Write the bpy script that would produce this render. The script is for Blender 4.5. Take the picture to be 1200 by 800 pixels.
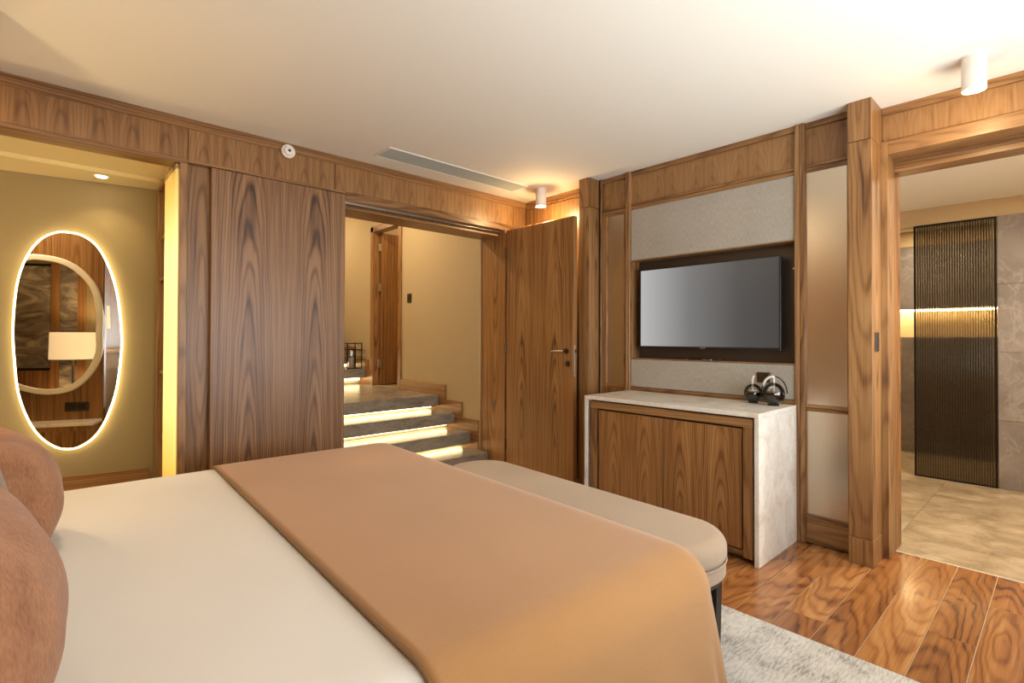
import bpy, bmesh, math, random
from mathutils import Vector, Matrix
random.seed(7)
PI = math.pi
for o in list(bpy.data.objects): bpy.data.objects.remove(o)
S = bpy.context.scene
C = S.collection

# ------------------------------------------------------------------ camera
def setup_camera():
    f, yaw, pitch, roll, cyp = 601.048, math.radians(47.3937), math.radians(.590), math.radians(.167), 389.33
    cy, sy, cp, sp = math.cos(yaw), math.sin(yaw), math.cos(pitch), math.sin(pitch)
    fw = Vector((cp*cy, cp*sy, sp)); r = Vector((sy, -cy, 0)); u = r.cross(fw)
    cr, sr = math.cos(roll), math.sin(roll)
    r2 = cr*r + sr*u; u2 = -sr*r + cr*u
    cam = bpy.data.cameras.new('camera'); o = bpy.data.objects.new('camera', cam); C.objects.link(o)
    o.matrix_world = Matrix(((r2.x, u2.x, -fw.x, 0), (r2.y, u2.y, -fw.y, 0), (r2.z, u2.z, -fw.z, 1.25), (0, 0, 0, 1)))
    cam.sensor_fit = 'HORIZONTAL'; cam.sensor_width = 36; cam.lens = f/1200*36
    cam.shift_y = -(400-cyp)/1200; cam.clip_start = .02
    S.camera = o
setup_camera()

# ------------------------------------------------------------------ world, daylight, exposure
S.view_settings.view_transform = 'Standard'; S.view_settings.look = 'None'
S.view_settings.gamma = 1; S.view_settings.exposure = 0.6
S.view_settings.use_curve_mapping = False
W = bpy.data.worlds.new('sky'); S.world = W; W.use_nodes = True
W.node_tree.nodes['Background'].inputs[0].default_value = (.75, .87, 1, 1)
W.node_tree.nodes['Background'].inputs[1].default_value = .8
def area(name, loc, rot, sx, sy, power, col, spread=PI):
    l = bpy.data.lights.new(name, 'AREA'); l.shape = 'RECTANGLE'; l.size = sx; l.size_y = sy
    l.energy = power; l.color = col; l.spread = spread
    o = bpy.data.objects.new(name, l); C.objects.link(o); o.location = loc; o.rotation_euler = rot
    return o
# daylight entering by the window of the wall behind the camera
area('window_daylight', (1.75, -.86, 1.35), (PI/2, 0, 0), 2.9, 1.9, 6, (.94, .98, 1))
# added fill light at the window plane, aimed up to brighten the ceiling
area('ceiling_fill', (1.75, -.85, 1.3), (PI/2+math.radians(48), 0, 0), 2.8, 1.6, 78, (.92, .97, 1))

def point(name, loc, power, col, rad=.03):
    l = bpy.data.lights.new(name, 'POINT'); l.energy = power; l.color = col; l.shadow_soft_size = rad
    o = bpy.data.objects.new(name, l); C.objects.link(o); o.location = loc; return o
def spot(name, loc, power, col, ang=1.6, blend=.6, rad=.03):
    l = bpy.data.lights.new(name, 'SPOT'); l.energy = power; l.color = col; l.shadow_soft_size = rad
    l.spot_size = ang; l.spot_blend = blend
    o = bpy.data.objects.new(name, l); C.objects.link(o); o.location = loc; return o
WARM = (1, .72, .40)

# ------------------------------------------------------------------ materials
class NT:
    def __init__(s, name):
        s.m = bpy.data.materials.new(name); s.m.use_nodes = True; s.nt = s.m.node_tree
        s.b = s.nt.nodes['Principled BSDF']
    def n(s, t, **k):
        x = s.nt.nodes.new(t)
        for a, v in k.items(): setattr(x, a, v)
        return x
    def put(s, sock, v):
        if isinstance(v, bpy.types.NodeSocket): s.nt.links.new(v, sock)
        else: sock.default_value = v
    def math(s, op, a, b=None, c=None):
        x = s.n('ShaderNodeMath', operation=op); s.put(x.inputs[0], a)
        if b is not None: s.put(x.inputs[1], b)
        if c is not None: s.put(x.inputs[2], c)
        return x.outputs[0]
    def vec(s, x=0., y=0., z=0.):
        v = s.n('ShaderNodeCombineXYZ')
        for i, q in enumerate((x, y, z)): s.put(v.inputs[i], q)
        return v.outputs[0]
    def noise(s, v, scale, detail=2, rough=.5, dist=0):
        x = s.n('ShaderNodeTexNoise'); s.put(x.inputs['Vector'], v); x.inputs['Scale'].default_value = scale
        x.inputs['Detail'].default_value = detail; x.inputs['Roughness'].default_value = rough
        x.inputs['Distortion'].default_value = dist
        return x.outputs['Fac']
    def ramp(s, fac, stops):
        x = s.n('ShaderNodeValToRGB'); s.put(x.inputs[0], fac); e = x.color_ramp.elements
        while len(e) < len(stops): e.new(.5)
        for el, (p, c) in zip(e, stops): el.position = p; el.color = (*c, 1)
        return x.outputs[0]
    def mix(s, fac, a, b, mode='MIX'):
        x = s.n('ShaderNodeMix', data_type='RGBA', blend_type=mode); s.put(x.inputs[0], fac)
        s.put(x.inputs[6], a if isinstance(a, bpy.types.NodeSocket) else (*a, 1))
        s.put(x.inputs[7], b if isinstance(b, bpy.types.NodeSocket) else (*b, 1))
        return x.outputs[2]
    def col(s, c): s.put(s.b.inputs['Base Color'], c if isinstance(c, bpy.types.NodeSocket) else (*c, 1))
    def set(s, **k):
        for a, v in k.items(): s.put(s.b.inputs[a.replace('_', ' ')], v)
        return s
    def bump(s, h, strength=.2, dist=.002):
        x = s.n('ShaderNodeBump'); x.inputs['Strength'].default_value = strength; x.inputs['Distance'].default_value = dist
        s.put(x.inputs['Height'], h); s.put(s.b.inputs['Normal'], x.outputs[0])
    def uv(s):
        t = s.n('ShaderNodeTexCoord'); x = s.n('ShaderNodeSeparateXYZ'); s.nt.links.new(t.outputs['UV'], x.inputs[0])
        return x.outputs[0], x.outputs[1]
    def obj(s): return s.n('ShaderNodeTexCoord').outputs['Object']
    def geo(s): return s.n('ShaderNodeNewGeometry').outputs['Position']
    def rand(s): return s.n('ShaderNodeObjectInfo').outputs['Random']

def plain(name, c, rough=.5, metal=0, **k):
    t = NT(name); t.col(c); t.set(Roughness=rough, Metallic=metal, **k); return t.m
def glow(name, c, strength):
    t = NT(name); t.col((0, 0, 0)); t.b.inputs['Emission Color'].default_value = (*c, 1)
    t.b.inputs['Emission Strength'].default_value = strength; return t.m

def wood(name, stops, spacing=.017, book=None, rough=.38, slope=.05, warp=.05, tonevar=.5, d0=.01, coat=0, wide=.12, RK=.29, sharp=3.):
    t = NT(name); u, v = t.uv(); rd = t.rand(); M = t.math
    rz = M('MULTIPLY', rd, 37.)
    if book:
        u1 = M('SUBTRACT', M('PINGPONG', u, book), book*.5); un = M('PINGPONG', u, book)
        v1 = M('ADD', M('MULTIPLY', v, 1), .15)
    else:
        u1 = M('ADD', u, M('MULTIPLY', M('SUBTRACT', rd, .5), wide)); un = u
        v1 = M('PINGPONG', M('ADD', v, M('MULTIPLY', rd, 11.)), 2.7)
    warpn = t.noise(t.vec(M('MULTIPLY', un, 5.), M('MULTIPLY', v, 1.1), rz), 1., 3, .55)
    d = M('ADD', M('MULTIPLY', v1, slope), d0)
    r = M('SQRT', M('ADD', M('MULTIPLY', u1, u1), M('MULTIPLY', d, d)))
    r = M('ADD', r, M('MULTIPLY', M('SUBTRACT', warpn, .5), warp))
    ring = M('MULTIPLY_ADD', M('SINE', M('MULTIPLY', r, 2*PI/spacing)), .5, .5)
    ring = M('POWER', ring, sharp)
    ring2 = M('MULTIPLY_ADD', M('SINE', M('MULTIPLY', r, 2*PI/(spacing*2.7))), .5, .5)
    fine = t.noise(t.vec(M('MULTIPLY', un, 170.), M('MULTIPLY', v, 3.), rz), 1., 3, .6)
    mid = t.noise(t.vec(M('MULTIPLY', un, 38.), M('MULTIPLY', v, .8), rz), 1., 2, .5)
    tone = t.noise(t.vec(M('MULTIPLY', un, 6.), M('MULTIPLY', v, .7), rz), 1., 2, .5)
    amp = M('MULTIPLY_ADD', t.noise(t.vec(M('MULTIPLY', un, 9.), M('MULTIPLY', v, .9), M('ADD', rz, 5.)), 1., 2, .5), 1.4, -.1)
    fac = M('ADD', M('MULTIPLY', M('ADD', M('MULTIPLY', ring, -RK), M('MULTIPLY', ring2, -RK*.55)), amp),
            M('ADD', M('ADD', M('MULTIPLY', fine, .40), M('MULTIPLY', mid, .42)), M('MULTIPLY', tone, .34)))
    fac = M('ADD', fac, M('MULTIPLY', M('SUBTRACT', rd, .5), tonevar*.3))
    c = t.ramp(M('ADD', fac, .07), stops)
    t.col(c); t.set(Roughness=rough)
    if coat: t.set(Coat_Weight=coat, Coat_Roughness=.12)
    t.bump(M('SUBTRACT', fine, M('MULTIPLY', ring, .3)), .12, .0015)
    return t.m
WS = [(.20, (.050, .019, .0065)), (.40, (.165, .074, .025)), (.58, (.270, .135, .048)), (.8, (.365, .203, .082))]
m_wood = wood('walnut', WS)
m_slide = wood('walnut_bookmatched', [(p, (c[0]*1.03, c[1]*1.10, c[2]*1.4)) for p, c in WS], book=.4375, spacing=.0135, slope=.05, warp=.045, RK=.33)
m_door = wood('walnut_door', [(p, (c[0]*1.1, c[1]*1.06, c[2]*.95)) for p, c in WS], book=.4135, spacing=.0135, slope=.05, warp=.045, RK=.33)
m_fascia = wood('walnut_fascia', WS, book=.155, spacing=.016, slope=.12, d0=.03, warp=.09, RK=.15)
m_cabd = wood('walnut_cabinet', [(p, (c[0]*1.2, c[1]*1.15, c[2]*1.05)) for p, c in WS], book=.2525, spacing=.011, slope=.075, d0=.015, RK=.28, warp=.035)
m_floor = wood('walnut_floor', [(.10, (.065, .020, .007)), (.32, (.19, .066, .019)), (.56, (.31, .127, .038)), (.85, (.48, .245, .09))],
               spacing=.019, rough=.24, slope=.10, warp=.12, tonevar=1.0, coat=.3, wide=.1, RK=.34, sharp=2.4)
m_joint = plain('plank_joint_highlight', (.50, .34, .19), .5)  # pale colour stands in for highlights on the plank bevels
m_jamb = wood('walnut_jamb', [(p, (c[0]*1.15, c[1]*1.05, c[2]*.85)) for p, c in WS])
m_dark = plain('shadow_gap', (.025, .016, .011), .7)
m_bronze = plain('bronze_panel', (.085, .065, .05), .38, .6)

def paint(name, c, rough=.8, sc=60, st=.05):
    t = NT(name); t.col(c); t.set(Roughness=rough); t.bump(t.noise(t.geo(), sc, 3), st, .001); return t.m
m_ceil = paint('ceiling_paint', (.80, .785, .71))
m_beige = paint('beige_wallpaper', (.50, .375, .21), .75, 180, .15)
m_khaki = paint('khaki_wallpaper', (.29, .225, .11), .7, 180, .15)
m_white = plain('white_lacquer', (.85, .82, .76), .45)
m_soffit = paint('alcove_ceiling_paint', (.62, .52, .28))

def stone(name, stops, sc=3, vein=(.8, .76, .7), vs=.5, rough=.3, stretch=(1, 1, 1), vw=.03, bumpy=.05):
    t = NT(name); rd = t.rand()
    mp = t.n('ShaderNodeMapping'); t.put(mp.inputs[0], t.geo()); mp.inputs['Scale'].default_value = stretch
    ad = t.n('ShaderNodeVectorMath', operation='ADD'); t.put(ad.inputs[0], mp.outputs[0]); t.put(ad.inputs[1], t.vec(t.math('MULTIPLY', rd, 9.), 0., t.math('MULTIPLY', rd, 5.)))
    p = ad.outputs[0]
    base = t.ramp(t.noise(p, sc, 8, .62, .6), stops)
    v = t.math('ABSOLUTE', t.math('SUBTRACT', t.noise(p, sc*.9, 6, .55, 1.2), .5))
    vm = t.math('MULTIPLY', t.ramp(v, [(0, (1, 1, 1)), (vw, (0, 0, 0))]), vs)
    v2 = t.math('ABSOLUTE', t.math('SUBTRACT', t.noise(p, sc*2.7, 5, .5, 1.), .48))
    vm2 = t.math('MULTIPLY', t.ramp(v2, [(0, (1, 1, 1)), (vw*.7, (0, 0, 0))]), vs*.6)
    c = t.mix(t.math('MAXIMUM', vm, vm2), base, vein)
    t.col(c); t.set(Roughness=rough); t.bump(v, bumpy, .001); return t.m
m_marble = stone('cream_marble', [(.25, (.62, .56, .47)), (.5, (.78, .745, .68)), (.75, (.86, .84, .80))], 7, (.50, .40, .29), .25, .18)
m_stair = stone('grey_stair_stone', [(.25, (.14, .118, .092)), (.5, (.25, .212, .165)), (.75, (.36, .305, .235))], 8, (.5, .45, .38), .35, .25, stretch=(.5, 1, 1.6))
m_bwall = stone('grey_vein_stone', [(.2, (.13, .11, .10)), (.5, (.22, .19, .17)), (.8, (.32, .28, .25))], 2.6, (.46, .42, .38), .3, .35, stretch=(1, 1, .9), vw=.022)
m_bfloor = stone('beige_stone_tile', [(.25, (.17, .115, .06)), (.5, (.33, .245, .15)), (.75, (.50, .40, .27))], 7, (.60, .52, .40), .22, .33, stretch=(1, .7, 1), vw=.014)

def fabric(name, c1, c2, sc=260, rough=.9, st=.35, sheen=.2, big=2., stretch=(1, 1, 1), bigamt=.5):
    t = NT(name); mp = t.n('ShaderNodeMapping'); t.put(mp.inputs[0], t.geo()); mp.inputs['Scale'].default_value = stretch
    f = t.noise(mp.outputs[0], sc, 2, .6); b = t.noise(t.geo(), big, 2)
    fac = t.math('ADD', t.math('MULTIPLY', f, 1-bigamt), t.math('MULTIPLY', b, bigamt))
    t.col(t.ramp(fac, [(.3, c1), (.7, c2)])); t.set(Roughness=rough, Sheen_Weight=sheen); t.bump(f, st, .002); return t.m
m_sheet = fabric('white_cotton', (.65, .63, .605), (.71, .695, .675), 500, .85, .06, .1)
m_throw = fabric('tan_throw_wool', (.33, .160, .053), (.41, .212, .076), 420, .95, .3, .3)
m_hem = fabric('throw_hem', (.20, .11, .04), (.27, .15, .06), 500, .95, .3)
m_bench = fabric('beige_upholstery', (.31, .225, .15), (.40, .30, .21), 330, .95, .45, .2)
m_panelf = fabric('grey_linen_panel', (.29, .26, .215), (.46, .425, .365), 110, .95, .3, .1, 3, (1, 2.6, .32), .25)
m_cush = fabric('terracotta_chenille', (.20, .080, .036), (.37, .175, .088), 190, 1, .8, .12, 14, (1, 1, .35), .45)
m_cushb = fabric('taupe_piping', (.24, .185, .13), (.33, .26, .19), 400, .95, .4)
def rugmat():
    t = NT('grey_rug'); p = t.geo()
    mp = t.n('ShaderNodeMapping'); t.put(mp.inputs[0], p); mp.inputs['Scale'].default_value = (14, 75, 1)
    a = t.noise(mp.outputs[0], 1.6, 5, .65); b = t.noise(p, 6, 4, .6)
    t.col(t.ramp(t.math('ADD', t.math('MULTIPLY', a, .6), t.math('MULTIPLY', b, .4)), [(.38, (.20, .19, .18)), (.47, (.44, .43, .41)), (.58, (.60, .585, .56))]))
    t.set(Roughness=.95, Sheen_Weight=.3); t.bump(t.noise(p, 320, 2), .6, .004); return t.m
m_rug = rugmat()
m_mirror = plain('mirror_glass', (.88, .85, .80), .01, 1)
m_bmirror = plain('bronze_frosted_mirror', (.62, .54, .43), .27, 1)
m_black = plain('black_plastic', (.012, .012, .013), .3)
m_blackm = plain('black_metal', (.02, .018, .016), .4, .8)
m_dbronze = plain('dark_bronze', (.09, .07, .05), .35, .9)
m_steel = plain('brushed_steel', (.62, .58, .5), .3, 1)
m_vent = plain('vent_grille', (.40, .43, .39), .5)
m_leg = plain('black_stained_wood', (.012, .011, .010), .45)
m_led = glow('led_warm', (1, .72, .34), 9)
m_ledm = glow('led_mirror', (1, .78, .36), 5)
m_lamp = glow('lamp_aperture', (1, .85, .6), 25)
m_lampw = plain('lamp_white', (.86, .82, .74), .5)

def lampshade():
    t = NT('cream_shade'); t.col((.8, .68, .48)); t.set(Roughness=.8)
    t.b.inputs['Emission Color'].default_value = (1, .74, .40, 1); t.b.inputs['Emission Strength'].default_value = .55; return t.m
m_shade = lampshade()
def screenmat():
    t = NT('tv_screen_painted_sheen'); u, v = t.uv()
    g = t.ramp(t.math('MULTIPLY_ADD', u, 1/1.02, .5), [(0, (.030, .031, .032)), (.25, (.045, .046, .047)), (.6, (.12, .12, .12)), (1, (.31, .31, .31))])  # grey reflection on the dark screen, painted as an emission gradient
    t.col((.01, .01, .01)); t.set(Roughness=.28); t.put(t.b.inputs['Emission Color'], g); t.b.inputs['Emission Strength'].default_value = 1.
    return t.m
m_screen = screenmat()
def artmat():
    t = NT('ink_landscape_print'); p = t.geo()
    mp = t.n('ShaderNodeMapping'); t.put(mp.inputs[0], p); mp.inputs['Scale'].default_value = (2.2, 2.2, 5)
    t.col(t.ramp(t.noise(mp.outputs[0], 1.3, 6, .6, 1.5), [(.3, (.06, .05, .045)), (.5, (.22, .19, .15)), (.7, (.5, .44, .34))])); t.set(Roughness=.7); return t.m
m_art = artmat()
def glassmat(name, c, rough, alpha):
    # tinted glass sheet: part clear, part glossy, no refraction
    t = NT(name); nt = t.nt
    tr = t.n('ShaderNodeBsdfTransparent'); tr.inputs[0].default_value = (*c, 1)
    gl = t.n('ShaderNodeBsdfGlossy'); gl.inputs[0].default_value = (.9, .9, .9, 1); gl.inputs[1].default_value = rough
    fr = t.n('ShaderNodeFresnel'); fr.inputs[0].default_value = 1.5
    mx = t.n('ShaderNodeMixShader'); nt.links.new(t.math('ADD', fr.outputs[0], alpha), mx.inputs[0]); nt.links.new(tr.outputs[0], mx.inputs[1]); nt.links.new(gl.outputs[0], mx.inputs[2])
    nt.links.new(mx.outputs[0], nt.nodes['Material Output'].inputs[0]); return t.m
m_clear = glassmat('clear_glass', (.86, .83, .80), .03, .02)
def flutemat():
    t = NT('smoked_fluted_glass'); t.col((.30, .28, .24)); t.set(Roughness=.06, Transmission_Weight=1., IOR=1.45); return t.m
m_flute = flutemat()

# ------------------------------------------------------------------ builders
OFF = {}
def nbm():
    bm = bmesh.new(); bm.loops.layers.uv.new('UVMap'); return bm
def uvface(bm, faces, grain, c):
    L = bm.loops.layers.uv.active; g = 'xyz'.index(grain)
    for f in faces:
        n = f.normal; k = max(range(3), key=lambda i: abs(n[i])); ax = [i for i in range(3) if i != k]
        if g in ax: va = g; ua = ax[0] if ax[1] == g else ax[1]
        else: ua, va = ax
        for l in f.loops: l[L].uv = (l.vert.co[ua]-c[ua], l.vert.co[va]-c[va])
def box(bm, x0, x1, y0, y1, z0, z1, bev=.0015, grain='z', seg=1):
    before = set(bm.faces)
    vs = [bm.verts.new((x, y, z)) for x in (x0, x1) for y in (y0, y1) for z in (z0, z1)]
    for q in ((0, 1, 3, 2), (4, 6, 7, 5), (0, 4, 5, 1), (2, 3, 7, 6), (0, 2, 6, 4), (1, 5, 7, 3)): bm.faces.new([vs[i] for i in q])
    new = [f for f in bm.faces if f not in before]
    if bev:
        bev = min(bev, .4*min(x1-x0, y1-y0, z1-z0))
        es = list({e for f in new for e in f.edges})
        bmesh.ops.bevel(bm, geom=es, offset=bev, segments=seg, affect='EDGES', profile=.5)
        new = [f for f in bm.faces if f not in before]
    for f in new: f.normal_update()
    c = [(x0+x1)/2, (y0+y1)/2, (z0+z1)/2]; g = 'xyz'.index(grain); c[g] = (x0, y0, z0)[g]
    uvface(bm, new, grain, c)
    return bm
def B(x0, x1, y0, y1, z0, z1, bev=.0015, grain='z', seg=1): return box(nbm(), x0, x1, y0, y1, z0, z1, bev, grain, seg)
def loft(bm, rings, cap0=True, cap1=True, closed=True):
    R = [[bm.verts.new(p) for p in r] for r in rings]; n = len(R[0])
    for a, b in zip(R, R[1:]):
        for i in range(n if closed else n-1):
            j = (i+1) % n; bm.faces.new((a[i], a[j], b[j], b[i]))
    if cap0: bm.faces.new(list(reversed(R[0])))
    if cap1: bm.faces.new(R[-1])
    return bm
def lathe(bm, prof, c, n=28, axis='z'):
    def P(r, h, a):
        x, y = r*math.cos(a), r*math.sin(a)
        p = {'z': (x, y, h), 'x': (h, x, y), 'y': (x, h, y)}[axis]
        return (c[0]+p[0], c[1]+p[1], c[2]+p[2])
    return loft(bm, [[P(max(r, 1e-4), h, 2*PI*i/n) for i in range(n)] for r, h in prof])
def tube(bm, pts, r, n=8, closed=False):
    pts = [Vector(p) for p in pts]; m = len(pts); rings = []
    up = None
    for i, p in enumerate(pts):
        a = pts[(i-1) % m] if closed or i else p; b = pts[(i+1) % m] if closed or i < m-1 else p
        t = (b-a).normalized()
        if up is None: up = t.orthogonal().normalized()
        up = (up - t*up.dot(t)).normalized(); s = t.cross(up)
        rr = r[i] if isinstance(r, (list, tuple)) else r
        rings.append([p + up*rr*math.cos(2*PI*k/n) + s*rr*math.sin(2*PI*k/n) for k in range(n)])
    if closed: rings.append(rings[0]); return loft(bm, rings, False, False)
    return loft(bm, rings)
def prism(bm, poly, axis, a0, a1, grain='z'):
    # poly of 2D points in the two remaining axes (in xyz order), extruded along axis
    def P(q, a):
        k = 'xyz'.index(axis); p = list(q); p.insert(k, a); return p
    before = set(bm.faces)
    loft(bm, [[P(q, a) for q in poly] for a in (a0, a1)])
    new = [f for f in bm.faces if f not in before]
    for f in new: f.normal_update()
    uvface(bm, new, grain, (0, 0, 0)); return bm
def mk(name, bm, m, parent=None, smooth=False, kind=None, label=None, cat=None, group=None, base=None, recalc=True):
    if recalc: bmesh.ops.recalc_face_normals(bm, faces=bm.faces)
    off = OFF.get(parent.name, Vector()) if parent else Vector(base or (0, 0, 0))
    if off.length: bmesh.ops.translate(bm, verts=bm.verts, vec=-off)
    me = bpy.data.meshes.new(name); bm.to_mesh(me); bm.free()
    me.materials.append(m)
    if smooth:
        for p in me.polygons: p.use_smooth = True
        if smooth != True: me.set_sharp_from_angle(angle=smooth)
    o = bpy.data.objects.new(name, me); C.objects.link(o)
    if parent: o.parent = parent
    else: o.location = off
    OFF[o.name] = off
    props(o, kind, label, cat, group); return o
def props(o, kind=None, label=None, cat=None, group=None):
    for k, v in (('kind', kind), ('label', label), ('category', cat), ('group', group)):
        if v: o[k] = v
def thing(name, loc, label, cat, group=None):
    o = bpy.data.objects.new(name, None); C.objects.link(o); o.location = loc; o.empty_display_size = .05
    OFF[o.name] = Vector(loc); props(o, None, label, cat, group); return o
def struct(name, bm, m, parent=None, label=None): return mk(name, bm, m, parent, kind='structure', label=label)
def catmull(pts, k=4):
    n = len(pts); out = []
    for i in range(n):
        p0, p1, p2, p3 = (Vector(pts[(i+j-1) % n]) for j in range(4))
        for s in range(k):
            t = s/k; out.append(.5*((2*p1)+(p2-p0)*t+(2*p0-5*p1+4*p2-p3)*t*t+(3*p1-p0-3*p2+p3)*t**3))
    return out

# ------------------------------------------------------------------ levels
ZC = 2.58
YA = 3.63      # face of the wall with the stairs
XB = 3.457     # face of the television wall
AL = math.radians(10.5)
W0 = Vector((.586, 4.5, 0)); WT = Vector((-math.cos(AL), math.sin(AL), 0)); WN = Vector((-math.sin(AL), -math.cos(AL), 0))

# ================================================================== STRUCTURE
# --- floor of walnut planks
fl = struct('floor', B(-.6, 3.73, -1., 3.95, -.06, -.004, 0), m_joint)
def planks():
    meshes = {}
    w = .1595; y0 = .262-7*w
    breaks = {7: 2.815+.0, 8: 3.165-1.2, 6: 3.28, 9: 2.1, 10: 3.4, 11: 2.6}
    for k in range(24):
        ya = y0+k*w
        if ya > 3.56: break
        st = breaks.get(k+0, 3.73-random.uniform(.2, 1.2))
        st = {7: 3.28, 8: 2.815, 9: 3.165, 10: 2.2, 11: 2.55, 12: 1.9}.get(k+1, st)
        ends = [-.55]; x = st
        while x > -.4: ends.append(x); x -= 1.3
        ends.append(3.73); ends = sorted(e for e in ends if -.55 <= e <= 3.73)
        for a, b in zip(ends, ends[1:]):
            if b-a < .02: continue
            L = round(b-a-.002, 3)
            if L not in meshes:
                bm = B(-L/2, L/2, -w/2+.0016, w/2-.0016, -.004, 0, .0012, 'x')
                me = bpy.data.meshes.new('plank'); bm.to_mesh(me); bm.free(); me.materials.append(m_floor); meshes[L] = me
            o = bpy.data.objects.new('plank', meshes[L]); C.objects.link(o); o.parent = fl; o.location = ((a+b)/2, ya+w/2, 0)
planks()

# --- ceiling
struct('ceiling', B(-.6, 3.62, -1., 3.66, ZC, ZC+.08, 0), m_ceil)

# --- wall behind the bed (left) and wall with the window behind the camera
wl = struct('wall_left', B(-.60, -.47, -1., 2.99, 0, ZC, 0), m_wood)
for i in range(5):
    y0 = -.9+i*.76
    mk('panel', B(-.475, -.455, y0+.004, y0+.752, .1, ZC-.06), m_wood, wl)
wf = nbm()
for a in ((-.6, .3, 0, ZC), (3.2, 3.75, 0, ZC), (.3, 3.2, 0, .4), (.3, 3.2, 2.3, ZC)): box(wf, a[0], a[1], -1., -.9, a[2], a[3], 0)
struct('wall_front', wf, m_beige)
wn = nbm()
for a in ((.3, .35, .4, 2.3), (3.15, 3.2, .4, 2.3), (.35, 3.15, .4, .45), (.35, 3.15, 2.25, 2.3), (1.73, 1.77, .45, 2.25)): box(wn, a[0], a[1], -.98, -.92, a[2], a[3])
w1 = struct('window_1', wn, m_wood)
for a, b in ((.35, 1.73), (1.77, 3.15)): mk('pane', B(a, b, -.955, -.95, .45, 2.25, 0), m_clear, w1)

# --- wall with alcove, sliding door and stair opening (back)
wb = nbm()
box(wb, -1.95, 3.6, YA+.025, YA+.13, 2.335, ZC+.08, 0)                  # lintel core
box(wb, .66, 1.22, YA+.075, YA+.3, 0, 2.335, 0)                         # wall behind the sliding door
box(wb, 3.262, 3.6, YA+.02, YA+.36, 0, 2.335, 0)                        # right of the stairs
box(wb, 1.25, 3.6, YA+.13, YA+.36, 2.245, ZC+.7, 0)
WB = struct('wall_back', wb, m_wood)
for a, b in ((-1.9, .654), (.654, 1.579), (1.579, 3.358), (3.358, 3.52)):
    mk('fascia_panel', B(a+.002, b-.002, YA+.010, YA+.03, 2.332, 2.522, .001), m_fascia, WB)
mk('crown_moulding', prism(nbm(), [(YA-.004, ZC), (YA-.004, 2.548), (YA+.004, 2.536), (YA+.004, 2.520), (YA+.03, 2.520), (YA+.03, ZC)], 'x', -1.9, 3.52, 'x'), m_wood, WB)
mk('rail', B(-1.9, .654, YA, YA+.15, 2.302, 2.330, .002, 'x'), m_wood, WB)
mk('rail', B(.654, 1.6585, YA+.001, YA+.07, 2.314, 2.330, .002, 'x'), m_wood, WB)
mk('rail', B(1.659, 3.358, YA, YA+.05, 2.270, 2.330, .002, 'x'), m_wood, WB)
mk('post', B(.612, .654, YA, YA+.32, 0, 2.302, .002), m_wood, WB)
mk('panel', B(.6545, .80, YA+.055, YA+.075, 0, 2.314, .001), m_wood, WB)
mk('jamb_panel', B(3.246, 3.262, YA, YA+.36, 0, 2.27, .001), m_jamb, WB)
mk('jamb_panel', B(3.264, 3.358, YA-.0, YA+.02, 0, 2.27, .001), m_wood, WB)
mk('corner_panel', B(3.360, 3.52, YA-.0, YA+.02, 0, 2.33, .001), m_wood, WB)
mk('soffit_board', B(1.30, 3.246, YA+.095, YA+.36, 2.228, 2.245, .001, 'x'), m_wood, WB)
mk('door_track', B(1.30, 3.246, YA+.052, YA+.062, 2.255, 2.275, .001, 'x'), m_steel, WB, label='steel sliding door track')
mk('track_slot', B(1.30, 3.246, YA+.05, YA+.095, 2.285, 2.30, 0, 'x'), m_dark, WB)

# sliding door leaf
d1 = struct('door_1', B(.782, 1.657, YA, YA+.045, .012, 2.309, .002), m_slide, label='walnut sliding door leaf with bookmatched grain, pushed open')
# hinged door leaf, standing open along the television wall
d2 = struct('door_2', B(3.24, 3.285, 2.773, 3.6, .012, 2.262, .002), m_door, label='open walnut door leaf with dark lever handle')
h = mk('handle', lathe(nbm(), [(.024, 0), (.024, -.008), (.021, -.010), (.009, -.010), (.009, -.05), (.0, -.05)], (3.24, 2.848, 1.14), 24, 'x'), m_dbronze, d2, .7)
mk('lever', tube(nbm(), [(3.195, 2.846, 1.14), (3.194, 2.87, 1.14), (3.194, 2.92, 1.139), (3.196, 2.978, 1.137)], [.009, .009, .0085, .008], 12), m_steel, h, True)
k = mk('lock_rosette', lathe(nbm(), [(.024, 0), (.024, -.007), (.020, -.010), (.011, -.010), (.011, -.018), (0, -.018)], (3.24, 2.832, 1.035), 24, 'x'), m_dbronze, d2, .7)
mk('latch_plate', B(3.252, 3.274, 2.7715, 2.7735, .93, 1.19, .0005), m_steel, d2)
mk('latch', B(3.256, 3.270, 2.764, 2.772, 1.125, 1.155, .001), m_dbronze, d2)
for z in (.25, 1.15, 2.05): mk('hinge', lathe(nbm(), [(.008, z-.05), (.008, z+.05)], (3.234, 3.606, 0), 12), m_dbronze, d2, .7)

# --- television wall (right)
wr = nbm()
box(wr, 3.6, 3.72, .70, 3.95, 0, ZC+.08, 0)
box(wr, 3.54, 3.6, 2.7, 3.7, 0, ZC, 0)
WR = struct('wall_right', wr, m_wood)
def rp(name, y0, y1, z0, z1, x0=XB, x1=3.6, m=m_wood, bev=.0015, grain='z', **kw):
    return mk(name, B(x0, x1, y0, y1, z0, z1, bev, grain), m, WR, **kw)
# bay behind the open door
rp('panel', 2.79, 3.63, 0, 2.505, 3.525, 3.55); rp('fascia_panel', 2.79, 3.63, 2.51, 2.53, 3.522, 3.55)
rp('crown_moulding', 2.79, 3.63, 2.53, ZC, 3.515, 3.55, grain='y')
# slim pilaster beside the door
rp('pilaster', 2.685, 2.79, 0, 2.335, 3.33); rp('pilaster_head', 2.685, 2.79, 2.339, ZC, 3.328)
rp('gap_strip', 2.66, 2.685, 0, ZC, 3.462, 3.6, m_dark)
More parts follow.
